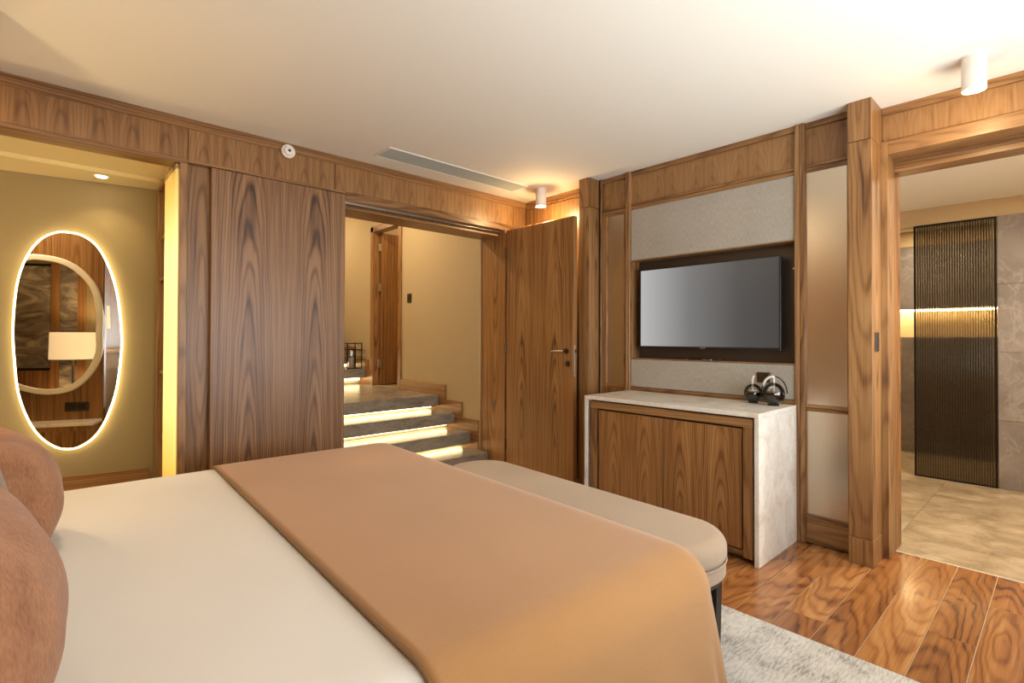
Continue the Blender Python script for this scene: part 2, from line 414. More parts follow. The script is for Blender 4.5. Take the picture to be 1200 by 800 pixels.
# fascia and crown above the bays
for a, b in ((2.412, 2.652), (1.158, 2.370), (.86, 1.100)):
    rp('fascia_panel', a, b, 2.318, 2.545, XB+.026, 3.6, m_fascia)
    rp('crown_moulding', a, b, 2.545, ZC, XB+.010, 3.6, grain='y')
    rp('rail', a, b, 2.302, 2.317, XB+.010, 3.6, grain='y'); rp('rail', a, b, 2.273, 2.301, XB+.018, 3.6, grain='y')
# stiles, floor to ceiling, each of two strips with a groove between
for a, b in ((2.370, 2.390), (2.392, 2.412), (1.100, 1.128), (1.130, 1.158), (2.652, 2.664), (.846, .860)):
    rp('stile', a, b, 0, ZC, XB-.006, 3.6, bev=.003)
# frosted bronze mirrors in their frames
rp('mirror_panel', 2.440, 2.610, .88, 2.262, 3.482, 3.5, m_bmirror, 0, label='frosted bronze mirror panel')
for a, b in ((2.412, 2.440), (2.610, 2.652)): rp('mirror_frame', a, b, .845, 2.273, XB+.012)
rp('mirror_frame', 2.44, 2.61, .845, .88, XB+.012, grain='y'); rp('mirror_frame', 2.44, 2.61, 2.262, 2.273, XB+.012, grain='y')
rp('panel', 2.412, 2.652, 0, .845, XB+.02)
for z0, z1 in ((.847, 2.270), (.176, .806)):
    rp('mirror_panel', .878, 1.096, z0, z1, 3.476, 3.5, m_bmirror, 0, label='frosted bronze mirror panel')
for a, b in ((.86, .878), (1.096, 1.100)): rp('mirror_frame', a, b, .165, 2.272, XB+.010)
rp('rail', .86, 1.1, .828, .847, XB+.004, grain='y'); rp('rail', .86, 1.1, .806, .826, XB+.008, grain='y')
rp('rail', .86, 1.1, .150, .176, XB+.002, grain='y'); rp('plinth_board', .86, 1.1, .006, .148, XB+.010, grain='y')
# linen panels and the recess for the television
rp('linen_panel', 1.160, 2.368, 1.866, 2.271, XB+.006, 3.58, m_panelf, .006, seg=None) if False else mk('linen_panel', B(XB+.006, 3.58, 1.160, 2.368, 1.866, 2.271, .006, 'z', 3), m_panelf, WR, label='grey linen covered wall panel')
mk('linen_panel', B(XB+.006, 3.58, 1.160, 2.368, .866, 1.084, .006, 'z', 3), m_panelf, WR, label='grey linen covered wall panel')
rp('panel_edge', 1.158, 2.370, 1.085, 1.092, XB+.004, 3.58, grain='y'); rp('panel_edge', 1.158, 2.370, 1.860, 1.866, XB+.004, 3.58, grain='y')
rp('rail', 1.158, 2.370, .838, .864, XB+.004, 3.6, grain='y')
rp('panel', 1.158, 2.370, 0, .838, XB+.02, 3.6)
rb = rp('recess_back', 1.160, 2.368, 1.092, 1.862, 3.565, 3.58, m_bronze, 0, label='dark bronze back of the television recess')
for y, z in ((1.20, 1.70), (1.185, 1.46), (1.178, 1.255)):
    mk('screw', lathe(nbm(), [(.006, 0), (.005, -.003), (0, -.003)], (3.565, y, z), 10, 'x'), m_steel, rb)
rp('recess_side', 2.356, 2.369, 1.092, 1.862, XB+.004, 3.575)
# big pillar between television wall and bathroom opening
rp('pillar', .73, .845, .147, 2.352, 3.349, 3.60, bev=.002); rp('pillar_head', .73, .845, 2.355, ZC, 3.349, 3.60, bev=.002)
rp('pillar_foot', .729, .846, .0, .144, 3.348, 3.60, bev=.002)
# bathroom opening: jambs and header
wh = nbm(); box(wh, 3.6, 3.87, -.42, .705, 2.32, ZC+.08, 0); box(wh, 3.6, 3.87, -1.1, -.42, 0, ZC+.08, 0)
WH = struct('wall_right_header', wh, m_wood)
def hp(name, x0, x1, y0, y1, z0, z1, m=m_wood, grain='z', bev=.0015): return mk(name, B(x0, x1, y0, y1, z0, z1, bev, grain), m, WH)
hp('jamb_panel', 3.552, 3.60, .7, .731, 0, 2.38); hp('jamb_panel', 3.6, 3.702, .705, .731, 0, 2.307, m_jamb)
hp('jamb_groove', 3.702, 3.725, .716, .731, 0, 2.3, m_dark); hp('jamb_panel', 3.725, 3.87, .700, .731, 0, 2.30, m_jamb)
hp('fascia_panel', 3.582, 3.60, -.42, .729, 2.388, 2.535, m_fascia); hp('crown_moulding', 3.568, 3.60, -.95, .729, 2.535, ZC, grain='y')
hp('rail', 3.570, 3.70, -.42, .7, 2.307, 2.384, grain='y'); hp('rail', 3.702, 3.725, -.42, .7, 2.290, 2.38, grain='y')
hp('rail', 3.725, 3.87, -.42, .7, 2.24, 2.38, grain='y'); hp('jamb_panel', 3.552, 3.87, -.45, -.42, 0, 2.307)
hp('panel', 3.575, 3.6, -.95, -.45, 0, 2.535)

# --- alcove with the lit mirror
al = nbm(); box(al, -1.95, 1.3, YA+.13, 4.95, .10, .16, 0); struct('floor_alcove', al, m_bfloor)
def slab(bm, t0, t1, d0, d1, z0, z1):
    ps = [W0+WT*t+WN*d for t, d in ((t0, d0), (t1, d0), (t1, d1), (t0, d1))]
    before = set(bm.faces); loft(bm, [[(p.x, p.y, z) for p in ps] for z in (z0, z1)])
    new = [f for f in bm.faces if f not in before]; L = bm.loops.layers.uv.active
    for f in new:
        for l in f.loops: l[L].uv = ((l.vert.co-W0).dot(WT), l.vert.co.z) if z1-z0 > .3 else (l.vert.co.z, (l.vert.co-W0).dot(WT))
    return bm
WAL = struct('wall_alcove', slab(nbm(), -.5, 2.6, -.1, 0, .1, 2.45), m_khaki)
mk('skirting', slab(nbm(), .0, 1.4, 0, .014, .16, .305), m_wood, WAL)
mk('stile', slab(nbm(), 1.705, 1.79, 0, .02, .16, 2.318), m_wood, WAL); mk('stile', slab(nbm(), 1.435, 1.52, 0, .02, .16, 2.318), m_wood, WAL)
mk('dado_panel', slab(nbm(), 1.79, 2.5, 0, .03, .16, .85), m_wood, WAL)
ac = nbm(); box(ac, -1.95, 1.3, 4.27, 5.1, 2.318, 2.42, 0); box(ac, -1.95, 1.3, YA+.13, 4.27, 2.345, 2.42, 0)
struct('ceiling_alcove', ac, m_soffit)
struct('wall_alcove_left', B(-2., -1.9, 2.9, 5.2, 0, 2.6, 0), m_wood)
wv = struct('wall_vanity', B(-1.95, -.135, 2.945, 2.995, 0, ZC, 0), m_wood)
for i in range(4): mk('panel', B(-1.9+i*.44, -1.9+i*.44+.436, 2.993, 3.0, .05, ZC-.02, .001), m_wood, wv)
struct('ceiling_passage', B(-1.95, -.6, 2.9, YA+.03, ZC, ZC+.08, 0), m_ceil); struct('floor_passage', B(-1.95, -.6, 2.9, YA+.13, -.06, 0, 0), m_floor)
struct('trim_1', B(-1.9, .612, YA+.10, YA+.13, 0, .16, .001, 'x'), m_wood)
# vertical reveal panel, its LED wash painted as emission, and wardrobe niche behind it
struct('trim_2', B(.598, .6125, YA+.32, 4.03, .16, 2.345, .001), m_beige)
def revealmat():
    t = NT('reveal_painted_glow'); u, v = t.uv(); t.col((.5, .4, .2)); t.set(Roughness=.6)
    st = t.ramp(t.math('DIVIDE', v, 2.06), [(0, (.42, .17, .02)), (.1, (.75, .42, .06)), (.3, (1, .70, .22)), (.75, (1, .76, .30)), (.92, (.62, .40, .08)), (1, (.35, .2, .03))])
    t.put(t.b.inputs['Emission Color'], st); t.b.inputs['Emission Strength'].default_value = .85; return t.m
m_reveal = revealmat()
rv = thing('reveal_panel', (.605, 3.86, .16), 'tall yellow reveal panel with a painted-on glow beside the open shelves in the alcove', 'wall panel')
mk('reveal_face', B(.596, .611, YA+.03, 4.03, .22, 2.27, .001), m_reveal, rv)
mk('frame', B(.5955, .612, YA+.03, 4.03, .162, .22, .001), m_beige, rv); mk('frame', B(.5955, .612, YA+.03, 4.03, 2.27, 2.30, .001), m_beige, rv)
nb = nbm(); box(nb, 1.05, 1.1, YA+.3, 5.2, .1, 2.42, 0); struct('wall_niche', nb, m_wood)
su = thing('shelving_unit', (.83, 4.25, .16), 'walnut open shelving unit built into the alcove side', 'shelves')
mk('side_panel', B(.613, 1.05, 4.03, 4.05, .16, 2.318), m_wood, su); mk('back_panel', B(1.035, 1.05, 4.05, 4.42, .16, 2.318), m_wood, su)
mk('side_panel', B(.613, 1.05, 4.42, 4.435, .16, 2.318), m_wood, su)
for z in (.54, 1.0, 1.66, 1.955): mk('shelf', B(.63, 1.035, 4.05, 4.42, z-.011, z+.011, .001, 'y'), m_wood, su)
mk('led_strip', B(.64, .65, 4.052, 4.058, .2, 2.28, 0), m_led, su)
mk('top_panel', B(.613, 1.05, 4.05, 4.42, 2.29, 2.318, .001, 'y'), m_wood, su)
co = thing('cove_light', (-.6, YA+.15, 2.312), 'hidden warm cove light strip above the alcove opening', 'light strip')
mk('strip', B(-1.85, .59, YA+.135, YA+.15, 2.322, 2.338, 0), glow('led_cove', (1, .72, .28), 17), co)

# --- stairwell behind the opening
XS = 3.232
ws = nbm()
box(ws, XS, 3.35, YA+.36, 5.56, 0, 3.3, 0); box(ws, XS, 3.35, 6.2, 8.2, 0, 3.3, 0); box(ws, XS, 3.35, 5.56, 6.2, 2.64, 3.3, 0)
WSR = struct('wall_stairs_right', ws, m_beige)
sk = [(YA+.361, 0), (YA+.361, .423), (4.265, .423), (4.265, .583), (4.556, .583), (4.556, .742), (5.49, .742), (5.49, .6), (4.62, .3), (4.2, 0)]
mk('skirting', prism(nbm(), sk, 'x', XS-.016, XS, 'y'), m_jamb, WSR)
sk2 = [(6.27, .6), (6.27, .80), (6.33, .80), (6.33, .955), (6.72, .955), (6.72, 1.12), (7.6, 1.12), (7.6, .6)]
mk('skirting', prism(nbm(), sk2, 'x', XS-.016, XS, 'y'), m_jamb, WSR)
for a, b in ((5.49, 5.56), (6.2, 6.27)): mk('door_casing', B(XS-.018, XS, a, b, .62, 2.70), m_jamb, WSR)
mk('door_casing', B(XS-.018, XS, 5.49, 6.27, 2.635, 2.71, .0015, 'y'), m_jamb, WSR)
for a, b in ((5.56, 5.58), (6.195, 6.215)): mk('door_lining', B(XS, 3.36, a, b, .62, 2.64), m_jamb, WSR)
struct('wall_stairs_left', B(1.15, 1.25, YA+.3, 8.2, 0, 3.3, 0), m_beige)
struct('wall_stairs_back', B(1.15, 4.6, 8.1, 8.2, 0, 3.3, 0), m_beige)
struct('ceiling_stairs', B(1.15, 4.6, YA+.3, 8.2, 3.2, 3.3, 0), m_ceil)
sr = nbm(); box(sr, 3.35, 4.6, 6.6, 6.7, .5, 3.3, 0); box(sr, 3.35, 4.6, 5.2, 5.3, .5, 3.3, 0); box(sr, 4.5, 4.6, 5.2, 6.7, .5, 3.3, 0)
struct('wall_side_room', sr, m_beige); struct('floor_side_room', B(3.23, 4.6, 5.2, 6.7, .5, .62, 0), m_bfloor)
d3 = struct('door_3', B(3.30, 4.0, 6.135, 6.18, .632, 2.625, .002), m_jamb, label='walnut door standing open at the stair landing')
for z in (.905, 1.9, 2.43): mk('hinge', B(3.262, 3.30, 6.128, 6.16, z-.05, z+.05, .001), m_steel, d3, label='pale steel hinge')

# ================================================================== STAIRCASE
st = thing('staircase', (2.24, 3.9, 0), 'grey stone stairs with glowing light strips under every tread', 'staircase')
XE = XS-.018
steps = [(3.835, .140), (4.110, .298), (4.382, .463), (4.680, .621)]
for i, (y, z) in enumerate(steps):
    y1 = (steps[i+1][0]+.16) if i < 3 else 6.62
    x1 = XE if i < 3 else XE
    mk('tread' if i < 3 else 'landing', B(1.27, x1, y, y1, z-.118, z, .002, 'x'), m_stair, st)
    mk('riser', B(1.27, XE, y+.12, y+.14, max(0, z-.16), z-.118, 0, 'x'), m_stair, st)
    mk('led_strip', B(1.3, XE-.045, y+.075, y+.12, z-.135, z-.119, 0), m_led, st)
for j, (y, z) in enumerate(((6.41, .828), (6.74, 1.0))):
    mk('tread', B(1.27, XE, y, y+.5 if j == 0 else 7.9, z-.12, z, .002, 'x'), m_stair, st)
    mk('riser', B(1.27, XE, y+.12, y+.14, z-.2, z-.12, 0, 'x'), m_stair, st)
    mk('led_strip', B(1.3, XE-.045, y+.07, y+.12, z-.15, z-.121, 0), m_led, st)

# ================================================================== BATHROOM
fb = struct('floor_bathroom', B(3.73, 7.3, -1.1, 1.7, -.06, -.012, 0), m_dark)
for j, (ya, yb) in enumerate(((-1.056, -.456), (-.456, .144), (.144, .744), (.744, 1.344), (1.344, 1.7))):
    x = 3.73; first = (.95, .55)[j % 2]
    while x < 7.25:
        xb = min(7.3, x+(first if x < 3.74 else 1.2))
        mk('tile', B(x+.0012, xb-.0012, ya+.0012, yb-.0012, -.012, 0, .001, 'x'), m_bfloor, fb); x = xb
mk('threshold_strip', B(3.722, 3.7295, -.42, .70, -.012, .002, .0008, 'y'), m_marble, fb)
bw = struct('wall_bathroom', B(5.93, 6.05, -1.1, .41, 0, 2.44, 0), m_beige)
for z0, z1 in ((0, .57), (.57, 1.14), (1.14, 1.71), (1.71, 2.285)):
    for y0, y1 in ((-1.1, -.30), (-.30, .408)):
        mk('tile', B(5.91, 5.93, y0+.001, y1-.001, z0+.001, z1-.001, .001), m_bwall, bw)
struct('wall_bathroom_lintel', B(5.913, 6.05, .41, 1.7, 2.285, 2.44, 0), m_beige)
sb = nbm(); box(sb, 7.1, 7.25, -.1, 1.75, 0, 1.268, 0); box(sb, 7.1, 7.25, -.1, 1.75, 1.572, 2.27, 0); box(sb, 7.22, 7.3, -.1, 1.75, 1.268, 1.572, 0)
SB = struct('wall_shower', sb, m_bwall); mk('niche_back', B(7.212, 7.22, -.1, 1.75, 1.268, 1.572, 0), m_beige, SB); mk('upper_wall', B(7.09, 7.25, -.1, 1.75, 2.27, 2.45, 0), m_beige, SB)
mk('niche_light', B(7.115, 7.14, .1, 1.6, 1.556, 1.571, 0), glow('led_niche', (1, .74, .36), 45), SB, label='warm light strip in the shower niche')
struct('wall_shower_side', B(6.05, 7.25, -.1, .1, 0, 2.44, 0), m_bwall)
struct('wall_bathroom_left', B(3.72, 7.3, 1.7, 1.8, 0, 2.5, 0), m_beige); struct('wall_bathroom_front', B(3.6, 7.3, -1.2, -1.1, 0, 2.5, 0), m_beige)
struct('ceiling_bathroom', B(3.72, 7.3, -1.2, 1.8, 2.436, 2.52, 0), m_ceil)
def fluted():
    g = thing('shower_screen', (5.92, .685, 0), 'smoked fluted glass shower screen in a thin black frame', 'glass screen')
    bm = nbm(); n = 31; y0, y1 = .425, .955; ring = []
    pts = []
    for i in range(n):
        a = y0+(y1-y0)*i/n; w = (y1-y0)/n
        for k in range(5): t = k/5; pts.append((5.914-.006*math.sin(PI*t), a+w*t))
    pts.append((5.914, y1)); pts += [(5.922, y1), (5.922, y0)]
    prism(bm, pts, 'z', .012, 2.272); mk('glass_pane', bm, m_flute, g)
    gm = nbm()
    for i in range(1, n): a = y0+(y1-y0)*i/n; box(gm, 5.909, 5.9138, a-.0018, a+.0018, .012, 2.272, 0)
    mk('flute_grooves', gm, m_blackm, g, kind='stuff')
    for a, b, c, d in ((.412, .426, 0, 2.283), (.954, .968, 0, 2.283)): mk('frame_bar', B(5.906, 5.93, a, b, c, d), m_blackm, g)
    for z0, z1 in ((0, .012), (2.271, 2.284)): mk('frame_bar', B(5.906, 5.93, .426, .954, z0, z1), m_blackm, g)
fluted()

# ================================================================== BED
def drape(x0f, xe, ylo, yhi, zt, r, foot, near, far, flare, floorz, na, nb_, wave=0., puff=0.):
    bm = nbm(); L = bm.loops.layers.uv.active
    A = xe-r; Bl = ylo+r; Bh = yhi-r; V = []
    bs = [Bl-near+(Bh+far-Bl+near)*j/nb_ for j in range(nb_+1)]
    for b in bs:
        a0 = x0f(b); row = []
        for i in range(na+1):
            a = a0+(A+foot-a0)*i/na
            dx = max(0, a-A); dy = max(0, b-Bh)-max(0, Bl-b); d = math.hypot(dx, dy)
            x, y, z = min(a, A), min(max(b, Bl), Bh), zt
            z += puff*math.sin(a*3.1+b*1.7)*math.sin(b*2.9-a)
            if d > 0:
                nx, ny = dx/d, dy/d; q = r*PI/2
                if d < q: out, dn = r*math.sin(d/r), r*(1-math.cos(d/r))
                else: out, dn = r+flare*(d-q), r+(d-q)*(1-flare*.3)
                s = a*1.0+b*.6
                out += wave*min(1, max(0, dn-r)/.3)*(math.sin(s*13)+.5*math.sin(s*29+1))
                x += nx*out; y += ny*out; z -= dn
                if z < floorz: x += nx*(floorz-z)*.3; y += ny*(floorz-z)*.3; z = floorz
            row.append(bm.verts.new((x, y, z)))
        V.append(row)
    for j in range(nb_):
        for i in range(na):
            f = bm.faces.new((V[j][i], V[j][i+1], V[j+1][i+1], V[j+1][i])); f.smooth = True
    left = [v[0].co.copy() for v in V]; right = [v[-1].co.copy() for v in V]; low = [v.co.copy() for v in V[0]]
    return bm, left, right, low
BROT = -.042
bed = thing('bed', (1.1, 1.87, .012), 'large double bed made up with a smooth white cover', 'bed')
bed.rotation_euler.z = BROT
mk('base', B(-.16, 1.5, .86, 2.84, .08, .34, .01), m_bench, bed)
mk('mattress', B(-.16, 1.55, .80, 2.89, .34, .57, .04, seg=3), m_sheet, bed, True)
for x in (-.1, 1.4):
    for y in (1.0, 2.7): mk('leg', B(x-.03, x+.03, y-.03, y+.03, .012, .08), m_leg, bed)
bm, *_ = drape(lambda b: -.16, 1.588, .752, 2.938, .597, .11, .36, .40, .40, .02, .2, 60, 90, .004, .0015)
o = mk('cover', bm, m_sheet, bed, True, recalc=False); md = o.modifiers.new('thick', 'SOLIDIFY'); md.thickness = .006; md.offset = -1
hd = thing('headboard', (-.33, 1.87, 0), 'beige upholstered headboard fixed to the wall behind the bed', 'headboard')
mk('panel', B(-.454, -.235, .80, 2.90, .0, 1.12, .03, seg=3), m_bench, hd, True)
mk('piping', tube(nbm(), [(-.235, .82, .3), (-.235, .82, 1.08), (-.235, 2.88, 1.08), (-.235, 2.88, .3)], .006, 6), m_cushb, hd, True)
tb = thing('throw_blanket', (1.1, 1.87, .6), 'tan wool throw spread over the foot of the bed', 'blanket')
tb.rotation_euler.z = BROT
bm, left, right, low = drape(lambda b: .598, 1.60, .74, 2.95, .608, .13, .42, .74, .36, .14, .02, 60, 110, .010, .0015)
o = mk('cloth', bm, m_throw, tb, True, recalc=False); md = o.modifiers.new('thick', 'SOLIDIFY'); md.thickness = .007; md.offset = 1
mk('hem', tube(nbm(), left, .0065, 6), m_hem, tb, True); mk('hem', tube(nbm(), low, .0055, 6), m_throw, tb, True)
mk('hem', tube(nbm(), right, .0055, 6), m_throw, tb, True)

def cushion(loc, w, hgt, t, tilt, yaw, label):
    g = thing('cushion', loc, label, 'cushion', 'terracotta cushions propped at the head of the bed')
    R = Matrix.Translation(Vector(loc)) @ Matrix.Rotation(yaw, 4, 'Z') @ Matrix.Rotation(tilt, 4, 'Y')
    n = 26
    def edge(s, q): k = 1-.075*(1-abs(q)**2); return s*k
    def P(u, v, side):
        e = max(0, (1-u*u))*max(0, (1-v*v)); th = t*(e**.46)
        th *= 1+.02*math.sin(9*u+3*v)
        return R @ Vector((side*th, w/2*edge(u, v), hgt/2+hgt/2*edge(v, u)))
    for side, nm, m in ((1, 'front', m_cush), (-1, 'back', m_cushb)):
        bm = nbm(); G = [[bm.verts.new(P(-math.cos(PI*i/n), -math.cos(PI*j/n), side)) for i in range(n+1)] for j in range(n+1)]
        for j in range(n):
            for i in range(n):
                q = (G[j][i], G[j][i+1], G[j+1][i+1], G[j+1][i]); bm.faces.new(q if side > 0 else q[::-1])
        mk(nm, bm, m, g, True, recalc=False)
    per = [(-1+2*i/20, -1) for i in range(20)]+[(1, -1+2*i/20) for i in range(20)]+[(1-2*i/20, 1) for i in range(20)]+[(-1, 1-2*i/20) for i in range(20)]
    mk('piping', tube(nbm(), [P(u, v, 0) for u, v in per], .008, 6, True), m_cushb, g, True)
cushion((-.035, 1.22, .607), .52, .40, .12, math.radians(-14), math.radians(-3), 'plump terracotta chenille cushion at the bed head, beside the open floor')
cushion((-.025, 2.19, .607), .50, .36, .125, math.radians(-14), math.radians(3), 'plump terracotta chenille cushion at the bed head, below the lit oval mirror')

# ================================================================== BENCH
def bench():
    g = thing('bench', (1.90, 1.73, .012), 'long beige upholstered bench with rounded ends at the foot of the bed', 'bench')
    g.rotation_euler.z = BROT; x0, x1, y0, y1 = 1.70, 2.16, .903, 2.60
    def outline(ins, z, rx=.225, ry=.20, n=10):
        a0, a1, b0, b1 = x0+ins, x1-ins, y0+ins, y1-ins; rx = max(.02, rx-ins); ry = max(.02, ry-ins); p = []
        for cx, cy, s in ((a1-rx, b1-ry, 0), (a0+rx, b1-ry, 1), (a0+rx, b0+ry, 2), (a1-rx, b0+ry, 3)):
            for i in range(n+1):
                t = PI/2*(s+i/n); p.append((cx+rx*math.cos(t), cy+ry*math.sin(t), z))
        return p
    def pad(z0, z1, r, ins0=0., crown=.0):
        rings = []
        for i in range(7): a = PI/2*i/6; rings.append(outline(ins0+r*.5*(1-math.sin(a)), z0+r*.5*(1-math.cos(a))))
        for i in range(9): a = PI/2*i/8; rings.append(outline(ins0+r*(1-math.cos(a)), z1-r*(1-math.sin(a))))
        for q in (.05, .1, .15): rings.append(outline(ins0+r+q*.8, z1+crown*q*4))
        return loft(nbm(), rings)
    mk('seat_cushion', pad(.375, .475, .055, .0, .004), m_bench, g, .9)
    mk('seat_base', pad(.318, .377, .012, .004), m_bench, g, .9)
    mk('piping', tube(nbm(), [Vector(p) for p in outline(.002, .376)], .0035, 6, True), m_bench, g, True)
    mk('rail', loft(nbm(), [outline(.018, .295), outline(.012, .318)]), m_leg, g, .7)
    for x, y in ((2.01, .965), (1.78, .99), (2.01, 2.52), (1.78, 2.48)):
        mk('leg', loft(nbm(), [[(x+a*s, y+b*s, z) for a, b in ((-1, -1), (1, -1), (1, 1), (-1, 1))] for z, s in ((.012, .017), (.297, .022))]), m_leg, g)
bench()

# ================================================================== RUG
rg = thing('rug', (1.4, 1.3, 0), 'pale grey mottled rug lying under the bed and bench', 'rug')
mk('pile', B(.1, 2.347, -.55, 3.2, .0005, .012, .003), m_rug, rg)
mk('binding', B(2.343, 2.351, -.55, 3.2, .0003, .010, .002), m_rug, rg)

# ================================================================== MEDIA CABINET
def cabinet():
    g = thing('media_cabinet', (3.16, 1.755, 0), 'walnut cabinet wrapped in a pale marble top and sides', 'cabinet')
    x0, x1 = 2.881, 3.449
    mk('marble_top', B(x0, x1, 1.147, 2.362, .813, .838, .0015), m_marble, g)
    mk('marble_side', B(x0, x1, 1.147, 1.172, 0, .8125, .0015), m_marble, g); mk('marble_side', B(x0, x1, 2.337, 2.362, 0, .8125, .0015), m_marble, g)
    mk('carcass', B(2.935, x1, 1.173, 2.336, .05, .812, 0), m_dark, g); mk('plinth', B(2.96, 3.4, 1.173, 2.336, 0, .05, 0), m_wood, g)
    xf = 2.889
    mk('frame_rail', B(xf, 2.935, 1.185, 2.318, .755, .802, .0025, 'y'), m_wood, g)
    mk('frame_stile', B(xf, 2.935, 1.185, 1.237, .03, .7545, .0025), m_wood, g); mk('frame_stile', B(xf, 2.935, 2.266, 2.318, .03, .7545, .0025), m_wood, g)
    mk('frame_rail', B(xf+.02, 2.935, 1.238, 2.265, .03, .062, .0025, 'y'), m_wood, g)
    for a, b in ((1.25, 1.7475), (1.7505, 2.252)): mk('door', B(2.903, 2.93, a, b, .07, .742, .002), m_cabd, g)
cabinet()

# ================================================================== TELEVISION
def tv():
    g = thing('television', (3.50, 1.768, 1.17), 'black flat screen television in the wall recess, grey reflection painted on the screen', 'television')
    y0, y1, z0, z1, xf = 1.246, 2.292, 1.171, 1.786, 3.472
    mk('body', B(xf+.006, 3.52, y0+.004, y1-.004, z0+.004, z1-.004, .004, seg=2), m_black, g)
    for a in ((y0, y1, z1-.011, z1), (y0, y1, z0, z0+.018)): mk('bezel', B(xf, xf+.012, *a, .002, 'y'), m_black, g)
    for a in ((y0, y0+.011), (y1-.011, y1)): mk('bezel', B(xf, xf+.012, *a, z0+.018, z1-.011, .002), m_black, g)
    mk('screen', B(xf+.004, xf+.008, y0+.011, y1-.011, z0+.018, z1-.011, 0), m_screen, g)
    mk('maker_badge', B(xf-.001, xf+.001, 1.752, 1.79, z0+.006, z0+.013, .0004), m_steel, g)
    mk('wall_bracket', B(3.52, 3.565, 1.6, 1.94, 1.35, 1.6), m_black, g)
tv()
cb = thing('cable', (3.52, 1.76, 1.094), 'loose cable and plug lying on the ledge below the television', 'cable')
mk('wire', tube(nbm(), [(3.50, 1.90, 1.098), (3.505, 1.86, 1.099), (3.51, 1.82, 1.104), (3.50, 1.79, 1.099), (3.505, 1.75, 1.098), (3.50, 1.72, 1.105), (3.51, 1.69, 1.099)], .0045, 8), m_black, cb, True)
mk('plug', B(3.498, 3.512, 1.885, 1.91, 1.093, 1.101, .002), m_steel, cb); mk('plug', B(3.495, 3.512, 1.655, 1.67, 1.093, 1.106, .003), m_black, cb)
mk('connector', B(3.495, 3.512, 1.72, 1.79, 1.093, 1.101, .003), m_steel, cb)

# ================================================================== GLASS GLOBES
def globe(loc, r, hgt, kind, label):
    g = thing('glass_globe', loc, label, 'ornament', 'dark glass globes on the marble top')
    x, y, z = loc; n = 20; rz = hgt/2
    prof = [(r*.55, .001)]+[(r*math.sin(PI*i/n), rz-rz*math.cos(PI*i/n)) for i in range(3, n-1)]+[(r*.12, hgt)]
    mk('glass_body', lathe(nbm(), prof, loc, 32), m_clear, g, True)
    lv = n*.56; q = .93
    pl = [(r*.5, .004)]+[(q*r*math.sin(PI*i/n), rz-q*rz*math.cos(PI*i/n)) for i in range(3, int(lv)+1)]+[(0.0, rz-q*rz*math.cos(PI*int(lv)/n))]
    mk('dark_liquid', lathe(nbm(), pl, loc, 32), plain('dark_oil', (.008, .006, .005), .06) if 'dark_oil' not in bpy.data.materials else bpy.data.materials['dark_oil'], g, .8)
    iv = plain('ivory_ceramic', (.78, .73, .64), .3) if 'ivory_ceramic' not in bpy.data.materials else bpy.data.materials['ivory_ceramic']
    if kind == 0:
        mk('stem', tube(nbm(), [(x, y+.004, z+rz*1.1), (x, y+.004, z+hgt), (x, y+.003, z+hgt+.03), (x, y-.002, z+hgt+.045), (x, y-.008, z+hgt+.052)], [.006, .006, .006, .006, .004], 10), iv, g, True)
        mk('collar', lathe(nbm(), [(.022, hgt*.62), (.018, hgt*.66), (.006, hgt*.67)], loc, 20), iv, g, True)
    else:
        pts = [(x, y+.052*math.cos(t)+.006, z+hgt*.80+.062*math.sin(t)) for t in [PI*(.02+.55*i/10) for i in range(11)]]
        mk('stem', tube(nbm(), pts, .0075, 10), iv, g, True)
        mk('stem', tube(nbm(), [(x, y-.002, z+hgt*.55), (x, y-.003, z+hgt*.8), (x, y-.004, z+hgt*.80+.06)], .005, 10), iv, g, True)
        mk('spout', tube(nbm(), [(x, y+.03, z+hgt*.62), (x, y+.022, z+hgt*.75), (x, y+.005, z+hgt*.8)], .006, 10), iv, g, True)
        mk('handle', tube(nbm(), [(x+.01, y+.075*math.cos(t), z+hgt*.55+.10*math.sin(t)) for t in [PI*i/18 for i in range(19)]], .0035, 8), m_blackm, g, True)
globe((3.36, 1.372, .838), .056, .122, 0, 'smaller dark glass globe with a straight ivory stem on the marble top')
globe((3.32, 1.234, .838), .064, .142, 1, 'larger dark glass globe with a curved ivory stem and hooped handle')

# ================================================================== SMALL WALL FITTINGS
sp = thing('wall_socket', (XB, 1.35, 1.0), 'dark double wall socket in the linen panel behind the glass globes', 'socket')
mk('plate', B(XB-.004, XB+.008, 1.302, 1.388, .965, 1.03, .002), m_dbronze, sp); mk('insert', B(XB-.006, XB, 1.312, 1.342, .975, 1.02, .002), m_black, sp)
sw = thing('light_switch', (3.43, .7285, 1.18), 'slim dark switch plate on the side of the walnut pillar', 'switch')
mk('plate', B(3.40, 3.47, .724, .7295, 1.18, 1.285, .002), m_dbronze, sw); mk('rocker', B(3.415, 3.455, .721, .725, 1.195, 1.27, .0015), m_black, sw)
sw = thing('light_switch', (XS, 5.31, 1.67), 'small dark switch plate on the beige stairwell wall', 'switch')
mk('plate', B(XS-.008, XS, 5.27, 5.36, 1.665, 1.77, .002), m_dbronze, sw); mk('rocker', B(XS-.011, XS-.007, 5.295, 5.335, 1.69, 1.745, .001), m_black, sw)
sk_ = thing('strike_plate', (3.66, .705, 1.07), 'narrow pale metal strike plate on the bathroom door jamb', 'strike plate')
mk('plate', B(3.655, 3.675, .7025, .7055, 1.07, 1.20, .0008), m_steel, sk_); mk('keeper', B(3.66, 3.67, .7015, .703, 1.11, 1.16, .0004), m_dbronze, sk_)
sd = thing('smoke_detector', (1.24, YA, 2.525), 'round cream detector on the walnut fascia above the sliding door', 'detector')
mk('base', lathe(nbm(), [(.046, .004), (.046, -.012), (.042, -.016), (.0, -.016)], (1.24, YA-.004, 2.522), 32, 'y'), m_white, sd, .7)
